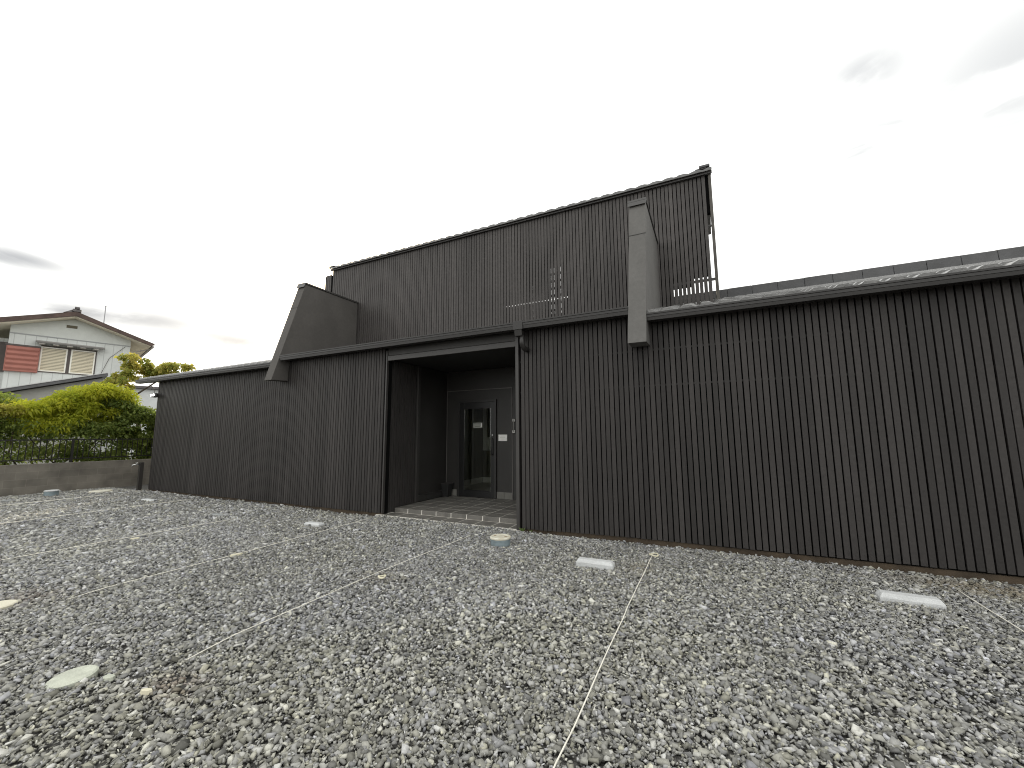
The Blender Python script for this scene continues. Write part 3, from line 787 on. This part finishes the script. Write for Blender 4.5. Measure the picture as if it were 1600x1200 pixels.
# ------------------------------------------------------------------ block wall and fence on the left
def blockmat():
    m = bpy.data.materials.new('concrete_block'); m.use_nodes = True
    N, L = m.node_tree.nodes, m.node_tree.links
    b = N['Principled BSDF']; b.inputs['Roughness'].default_value = .9
    tc = N.new('ShaderNodeTexCoord'); sp = N.new('ShaderNodeSeparateXYZ'); cb = N.new('ShaderNodeCombineXYZ')
    L.new(tc.outputs['Object'], sp.inputs[0]); L.new(sp.outputs['Y'], cb.inputs['X']); L.new(sp.outputs['Z'], cb.inputs['Y'])
    br = N.new('ShaderNodeTexBrick'); br.inputs['Scale'].default_value = 1; br.inputs['Brick Width'].default_value = .40; br.inputs['Row Height'].default_value = .2
    br.inputs['Mortar Size'].default_value = .006; br.inputs['Mortar Smooth'].default_value = .3
    br.inputs['Color1'].default_value = (.175, .160, .136, 1); br.inputs['Color2'].default_value = (.145, .133, .113, 1); br.inputs['Mortar'].default_value = (.20, .185, .155, 1)
    L.new(cb.outputs[0], br.inputs['Vector'])
    n = N.new('ShaderNodeTexNoise'); n.inputs['Scale'].default_value = 2.5; n.inputs['Detail'].default_value = 7
    L.new(tc.outputs['Object'], n.inputs['Vector'])
    mr = N.new('ShaderNodeMapRange'); mr.inputs['From Min'].default_value = .3; mr.inputs['From Max'].default_value = .7; mr.inputs['To Min'].default_value = .7; mr.inputs['To Max'].default_value = 1.25
    L.new(n.outputs['Fac'], mr.inputs['Value'])
    s = N.new('ShaderNodeVectorMath'); s.operation = 'SCALE'; L.new(br.outputs['Color'], s.inputs[0]); L.new(mr.outputs[0], s.inputs['Scale']); L.new(s.outputs[0], b.inputs['Base Color'])
    n2 = N.new('ShaderNodeTexNoise'); n2.inputs['Scale'].default_value = 60; L.new(tc.outputs['Object'], n2.inputs['Vector'])
    bp = N.new('ShaderNodeBump'); bp.inputs['Strength'].default_value = .5; bp.inputs['Distance'].default_value = .01
    L.new(n2.outputs['Fac'], bp.inputs['Height']); L.new(bp.outputs[0], b.inputs['Normal'])
    return m
e = empty('block_wall', (-16.66, -1, 0), 'low grey brown concrete block wall at the left edge of the lot', 'wall')
MB().box(-16.75, -16.60, -14, 9, -.3, .80).build('wall', blockmat(), e, bevel=.006)
M_fence = mat('black_fence', (.012, .011, .010), .45)
e = empty('railing', (-16.67, -1, .80), 'black metal railing with thin upright bars on top of the block wall', 'railing')
for z_ in (1.435, .895): MB().box(-16.69, -16.655, -14, 9, z_, z_+.03).build('rail', M_fence, e)
y = -5.0; proto_b = None
while y < 2.6:
    if proto_b is None: proto_b = o = MB().box(-16.681, -16.665, y, y+.016, .926, 1.434).build('baluster', M_fence, e)
    else:
        o = proto_b.copy(); C.objects.link(o); o.parent = e; o.location = (0, y+5.0, 0)
    y += .125
y = -9.0
while y < 5: MB().box(-16.70, -16.65, y, y+.05, .80, 1.47).build('post', M_fence, e); y += 2.0
# ------------------------------------------------------------------ hedge, shrubs, tree
def foliage(name, parent, n, sampler, size, material, shape='leaf', bend=.3):
    """many small leaf faces; sampler(n) -> positions, outward dirs, tone"""
    P, D, T = sampler(n)
    n = len(P)
    a = rng.normal(0, 1, (n, 3)); a += D*1.1; a /= np.linalg.norm(a, axis=1, keepdims=True)
    u = rng.normal(0, 1, (n, 3)); u -= (u*a).sum(1, keepdims=True)*a; u /= np.linalg.norm(u, axis=1, keepdims=True)
    L_ = size*np.exp(rng.normal(0, .3, n))[:, None]; W = L_*(.22 if shape == 'blade' else .42)
    p0 = P; p1 = P+a*L_*.45+u*W; p2 = P+a*L_-np.array([0, 0, 1])*L_*bend; p3 = P+a*L_*.45-u*W
    V = np.stack([p0, p1, p2, p3], 1).reshape(-1, 3)
    V = V - np.array(wloc(parent))[None]
    me = bpy.data.meshes.new(name)
    me.from_pydata(V.tolist(), [], [(4*i, 4*i+1, 4*i+2, 4*i+3) for i in range(n)])
    at = me.attributes.new('tone', 'FLOAT', 'POINT')
    at.data.foreach_set('value', np.repeat(np.clip(T, 0, 1), 4).astype(np.float32))
    me.materials.append(material)
    o = bpy.data.objects.new(name, me); C.objects.link(o); o.parent = parent
    return o

def clump_sampler(clumps):
    """clumps: (cx,cy,cz, rx,ry,rz); leaves near the surface of many little sub-clumps"""
    def f(n):
        cl = np.array(clumps, float); w = (cl[:, 3]*cl[:, 4]*cl[:, 5])**.67; w /= w.sum()
        k = rng.choice(len(cl), n, p=w); c = cl[k]
        d = rng.normal(0, 1, (n, 3)); d /= np.linalg.norm(d, axis=1, keepdims=True)
        r = (rng.random(n)**.45)[:, None]
        P = c[:, :3]+d*r*c[:, 3:]
        T = rng.random(n)*.6+rng.random(len(cl))[k]*.4
        return P, d, T
    return f
M_bark = mat('bark', (.06, .045, .03), .9, var=.3, vscale=12, bump=.8)
M_lfy = leafmat('yellow_green_leaf', (.33, .40, .035), (.62, .60, .06), .62)
M_lfg = leafmat('mid_green_leaf', (.10, .16, .035), (.30, .35, .08), .5)
M_lfo = leafmat('orange_green_leaf', (.40, .34, .08), (.42, .44, .07), .55)
M_lft = leafmat('fresh_tree_leaf', (.20, .27, .05), (.60, .50, .12), .55)

def shrub(name, base, subs, n, size, m, lab, grp, cat='shrub', shape='leaf', stems=5, bend=.3):
    e = empty(name, base, lab, cat, grp)
    b = MB()
    for i in range(stems):
        s = random.choice(subs); bx = base[0]+random.uniform(-.2, .2); by = base[1]+random.uniform(-.5, .5)
        b.tube([(bx, by, base[2]), ((bx+s[0])/2+random.uniform(-.1, .1), (by+s[1])/2+random.uniform(-.1, .1), s[2]*.5), (s[0], s[1], s[2])], [.028, .018, .006], 6)
    b.build('stem', M_bark, e)
    foliage('foliage', e, n, clump_sampler(subs), size, m, shape, bend)
    return e
def subs(x0, x1, y0, y1, topf, z0, n, r):
    out = []
    for i in range(n):
        y = random.uniform(y0, y1); x = random.uniform(x0, x1); zt = topf(y)
        z = random.uniform(z0, zt-r*.4) if random.random() > .35 else zt-r*random.uniform(.3, .9)
        k = random.uniform(.6, 1.2)*r; out.append((x, y, z, k, k*1.3, k*.7))
    return out
lin = lambda pts: (lambda y: float(np.interp(y, [p[0] for p in pts], [p[1] for p in pts])))
G = 'shrubs behind the railing'
top_all = lin([(-4, 2.6), (-2.2, 2.72), (-1.6, 2.55), (-1.4, 2.45), (-1.0, 2.85), (-.3, 3.2), (.3, 3.05), (.7, 2.8), (1.2, 2.6), (2.6, 2.4)])
# bright feathery yellow-green shrub, big middle one
shrub('yellow_shrub', (-17.9, -.6, 0), subs(-18.1, -16.95, -2.1, .45, lambda y: top_all(y)-.02, 1.75, 120, .26), 24000, .09, M_lfy,
      'feathery yellow green shrub, the brightest one behind the railing', G, shape='blade', bend=.45)
shrub('green_shrub', (-17.6, .8, 0), subs(-18.1, -17.0, -.1, 2.2, lambda y: top_all(y)-.30, .8, 130, .26), 20000, .075, M_lfg,
      'dark green shrub behind the railing beside the building corner', G)
shrub('green_shrub', (-17.4, -1.3, 0), subs(-17.7, -16.95, -2.6, .3, lambda y: 2.0, .8, 120, .26), 15000, .08, M_lfg,
      'low mid green shrub under the yellow one, seen through the railing bars', G, shape='blade')
shrub('green_shrub', (-18.4, -2.6, 0), subs(-18.9, -17.9, -3.6, -1.75, lambda y: 2.78, 1.4, 55, .26), 7000, .08, M_lfg,
      'leafy green shrub at the left picture edge behind the orange tinged one', G)
shrub('orange_shrub', (-17.6, -2.6, 0), subs(-17.25, -16.95, -3.4, -2.0, lambda y: 2.4, 2.0, 22, .2), 3600, .075, M_lfo,
      'orange tinged shrub at the left picture edge', G, shape='blade')

# tree
def tree():
    e = empty('young_tree', (-19.4, 1.7, 0), 'sparse tree with fresh yellow green leaves between the house and the building corner', 'tree')
    b = MB()
    b.tube([(-19.4, 1.7, -.1), (-19.42, 1.62, 1.4), (-19.45, 1.48, 2.6), (-19.5, 1.22, 3.1), (-19.5, 1.0, 3.5)], [.09, .08, .06, .045, .03], 8)
    b.tube([(-19.5, 1.22, 3.1), (-19.5, .75, 3.38), (-19.5, .55, 3.5)], [.03, .018, .008], 6)
    b.tube([(-19.5, 1.3, 3.0), (-19.45, 1.9, 3.6), (-19.5, 2.5, 4.15), (-19.5, 3.0, 4.5)], [.035, .025, .018, .007], 6)
    b.tube([(-19.5, 1.0, 3.5), (-19.5, 1.05, 4.0), (-19.5, 1.2, 4.6)], [.03, .018, .007], 6)
    b.build('trunk', M_bark, e)
    cl = []
    for y, z, r in [(.5,3.45,.22),(.68,3.5,.22),(.85,3.55,.25),(.75,3.3,.14),(1.0,3.85,.26),(1.2,4.15,.3),(1.1,4.45,.26),(1.35,4.35,.28),(1.55,4.15,.26),(1.3,3.75,.2),(1.75,4.0,.24),(1.95,4.1,.28),(2.15,4.2,.28),(2.3,4.35,.26),(2.1,3.9,.22),(2.35,4.05,.22),(2.85,4.35,.2),(3.0,4.5,.17),(2.95,4.25,.14),(1.0,3.35,.12),(1.15,3.0,.12),(.85,3.0,.10)]:
        for k in range(3): cl.append((-19.5+random.uniform(-.45, .45), y+random.uniform(-.12, .12), z+random.uniform(-.1, .1), r*.62, r*.62, r*.42))
    foliage('crown', e, 5200, clump_sampler(cl), .085, M_lft)
tree()

# ------------------------------------------------------------------ neighbour house
def house():
    K = 1.4
    P0 = Vector((-20.158, -.149, 0)); P0 = Vector((CAMPOS.x, CAMPOS.y, 0)) + (P0-Vector((CAMPOS.x, CAMPOS.y, 0)))*K
    e = empty('neighbour_house', (P0.x, P0.y, 0), 'pale two storey house with brown gable roof and red shutter behind the shrubs', 'house', rz=R(75))
    Mw = mat('pale_siding', (.60, .62, .60), .7, var=.06, vscale=1.5)
    # vertical board joints
    nt = Mw.node_tree; N, L = nt.nodes, nt.links; b0 = N['Principled BSDF']; src = b0.inputs['Base Color'].links[0].from_socket
    tc = N.new('ShaderNodeTexCoord'); wv = N.new('ShaderNodeTexWave'); wv.inputs['Scale'].default_value = .314/.33; wv.inputs['Distortion'].default_value = 0
    L.new(tc.outputs['Object'], wv.inputs['Vector'])
    mr = N.new('ShaderNodeMapRange'); mr.inputs['From Min'].default_value = .0; mr.inputs['From Max'].default_value = .03; mr.inputs['To Min'].default_value = .72; mr.inputs['To Max'].default_value = 1
    L.new(wv.outputs['Fac'], mr.inputs['Value']); sc = N.new('ShaderNodeVectorMath'); sc.operation = 'SCALE'; L.new(src, sc.inputs[0]); L.new(mr.outputs[0], sc.inputs['Scale']); L.new(sc.outputs[0], b0.inputs['Base Color'])
    Mp = mat('pale_render', (.58, .60, .57), .8, var=.05, bump=.3)
    Mb = mat('brown_roof_edge', (.085, .055, .045), .7, var=.3, vscale=4)
    Mr = mat('grey_roof', (.12, .11, .11), .7, var=.3, vscale=4)
    def P(b, name, m, parent=e, bevel=0): return b.build(name, m, parent, bevel=bevel, local=True)
    wl = MB().box(-2.13, 1.95, 0, 7, 0, 6.35); P(wl, 'wall', Mw)
    g = MB().prismy([(-2.13, 6.36), (1.95, 6.36), (1.95, 6.66), (-.15, 7.40), (-2.13, 6.72)], .0, 7); P(g, 'gable_wall', Mp)
    P(MB().box(-2.14, 1.96, -.02, .0, 6.33, 6.38), 'band', mat('band_grey', (.32, .33, .33), .6))
    # roof with overhang
    ov = -.55
    r = MB(); r.prismy([(-3.3, 6.38), (-.15, 7.47), (-.15, 7.66), (-3.4, 6.54)], ov, 7.4); r.prismy([(-.15, 7.47), (2.75, 6.42), (2.85, 6.56), (-.15, 7.66)], ov, 7.4)
    ro = P(r, 'roof', Mr)
    r = MB(); r.prismy([(-3.35, 6.36), (-.15, 7.46), (-.15, 7.68), (-3.42, 6.56)], ov-.03, ov-.005); r.prismy([(-.15, 7.46), (2.72, 6.42), (2.9, 6.50), (-.15, 7.68)], ov-.03, ov-.005)
    P(r, 'bargeboard', Mb, ro)
    r = MB(); r.prismy([(-3.2, 6.35), (-.15, 7.41), (-.15, 7.465), (-3.25, 6.40)], ov+.05, 7.2); r.prismy([(-.15, 7.41), (2.7, 6.39), (2.72, 6.425), (-.15, 7.465)], ov+.05, 7.2)
    P(r, 'soffit', mat('cream_soffit', (.78, .72, .58), .7), ro)
    r = MB(); r.box(-.30, .0, ov-.06, 7.3, 7.66, 7.80); r.box(-.24, -.06, ov-.12, ov+.05, 7.80, 7.90); r.prismy([(-.6, 7.55), (-.3, 7.62), (-.3, 7.76)], ov-.03, ov+.1)
    P(r, 'ridge', Mr, ro, .02)
    P(MB().box(-.42, -.05, -.012, .01, 6.92, 7.06), 'vent', mat('vent_brown', (.10, .085, .05), .6))
    Mf = mat('window_frame_brown', (.07, .055, .05), .5)
    fr = MB().box(-1.14, .74, -.03, .005, 4.62, 4.66).box(-1.14, .74, -.03, .005, 5.86, 5.92).box(.70, .74, -.03, .005, 4.662, 5.858).box(-.26, -.16, -.03, .005, 4.662, 5.858)
    w = P(fr, 'window', Mf)
    for x0, x1 in ((-1.13, -.27), (-.15, .69)):
        s_ = MB(); z = 4.72
        while z < 5.80: s_.box(x0+.05, x1-.05, -.022, -.010, z, z+.055); z += .072
        sh = P(s_, 'shutter', mat('cream_louvre', (.62, .56, .42), .6), w)
        P(MB().box(x0+.001, x0+.049, -.028, -.006, 4.665, 5.855).box(x1-.049, x1-.001, -.028, -.006, 4.665, 5.855).box(x0+.05, x1-.05, -.028, -.006, 4.665, 4.715).box(x0+.05, x1-.05, -.028, -.006, 5.805, 5.855), 'shutter_frame', mat('white_frame', (.8, .78, .7), .5), sh)
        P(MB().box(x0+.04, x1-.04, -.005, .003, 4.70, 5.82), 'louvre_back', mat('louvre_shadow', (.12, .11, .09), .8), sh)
    s_ = MB(); s_.box(-2.16, -1.15, -.16, -.004, 4.56, 5.74)
    red = mat('red_shutter_box', (.33, .125, .095), .55, var=.1); bx = P(s_, 'shutter_box', red, e, .01)
    s_ = MB()
    for k in range(5): s_.prismx([(-.162, 4.64+k*.22), (-.205, 4.72+k*.22), (-.205, 4.75+k*.22), (-.162, 4.83+k*.22)], -2.12, -1.19)
    P(s_, 'fold', red, bx)
    P(MB().box(-2.2, -1.13, -.17, .0, 5.745, 5.82), 'lid', Mf, bx)
    a = MB(); a.prismx([(-.42, 5.97), (0, 6.10), (0, 6.14), (-.44, 6.02)], -1.32, .98); aw = P(a, 'awning', mat('awning_grey', (.22, .21, .20), .5))
    s_ = MB()
    for k in range(5): s_.box(-1.22+k*.45, -1.02+k*.45, -.40, -.1, 5.93, 5.955)
    P(s_, 'bracket', mat('awning_bracket', (.45, .43, .40), .5), aw)
    # lower front wing with a sloping edge
    g = MB(); g.prismy([(-7.0, 0), (1.0, 0), (1.0, 4.42), (-7.0, 1.75)], -1.4, -.06); P(g, 'wing_wall', mat('grey_render', (.36, .36, .33), .8, var=.1))
    g = MB(); g.prismy([(-7.2, 1.70), (1.12, 4.50), (1.12, 4.62), (-7.2, 1.86)], -1.75, -.06); wr = P(g, 'wing_roof', mat('wing_roof_grey', (.10, .10, .105), .5, var=.2))
    g = MB(); g.prismy([(-7.2, 1.865), (1.10, 4.625), (1.10, 4.66), (-7.2, 1.91)], -1.78, -.06); P(g, 'wing_flashing', mat('pale_flashing', (.50, .50, .50), .4), wr)
    # ground floor to the right
    P(MB().box(1.96, 3.9, .4, 6.6, 0, 4.15), 'side_wing', mat('white_render', (.68, .70, .70), .7, var=.05))
    P(MB().box(1.96, 4.1, .2, 6.8, 4.16, 4.30), 'side_roof', Mr)
    Mpipe = mat('house_pipe', (.30, .28, .26), .5)
    gp = P(MB().tube([(2.80, -.45, 6.40), (2.80, 7.3, 6.40)], .055, 8), 'gutter', Mpipe)
    P(MB().tube([(2.78, .06, 6.34), (2.3, .0, 6.15), (2.02, -.05, 6.05), (2.00, -.05, 4.3)], .03, 8), 'downpipe', Mpipe)
    P(MB().tube([(1.75, -.03, 6.3), (1.2, -.04, 5.6), (.95, -.04, 4.7)], .010, 6), 'cable', Mf)
    # left part
    P(MB().box(-6.5, -2.14, .9, 6.6, 0, 6.2), 'left_wall', Mw)
    P(MB().box(-2.75, -2.15, .80, .895, 4.6, 6.0), 'brown_window', Mf)
    m2 = empty('antenna_pole', (0, 0, 0), 'thin grey antenna pole rising behind the roof of the pale house', 'antenna', rz=0)
    u = Vector((math.sin(R(15)), math.cos(R(15)), 0)); q = P0+u*.92+Vector((-.966, .259, 0))*1.5
    m2.location = (q.x, q.y, 7.0)
    MB().tube([(0, 0, -.1), (0, 0, 1.62)], .022, 8).build('pole', mat('pole_grey', (.35, .35, .36), .5), m2, local=True)
    MB().lathe((0, 0, 1.62), [(.03, 0), (.035, .04), (.01, .07)], 8).build('tip', mat('pole_tip', (.3, .3, .3), .5), m2, local=True)
house()
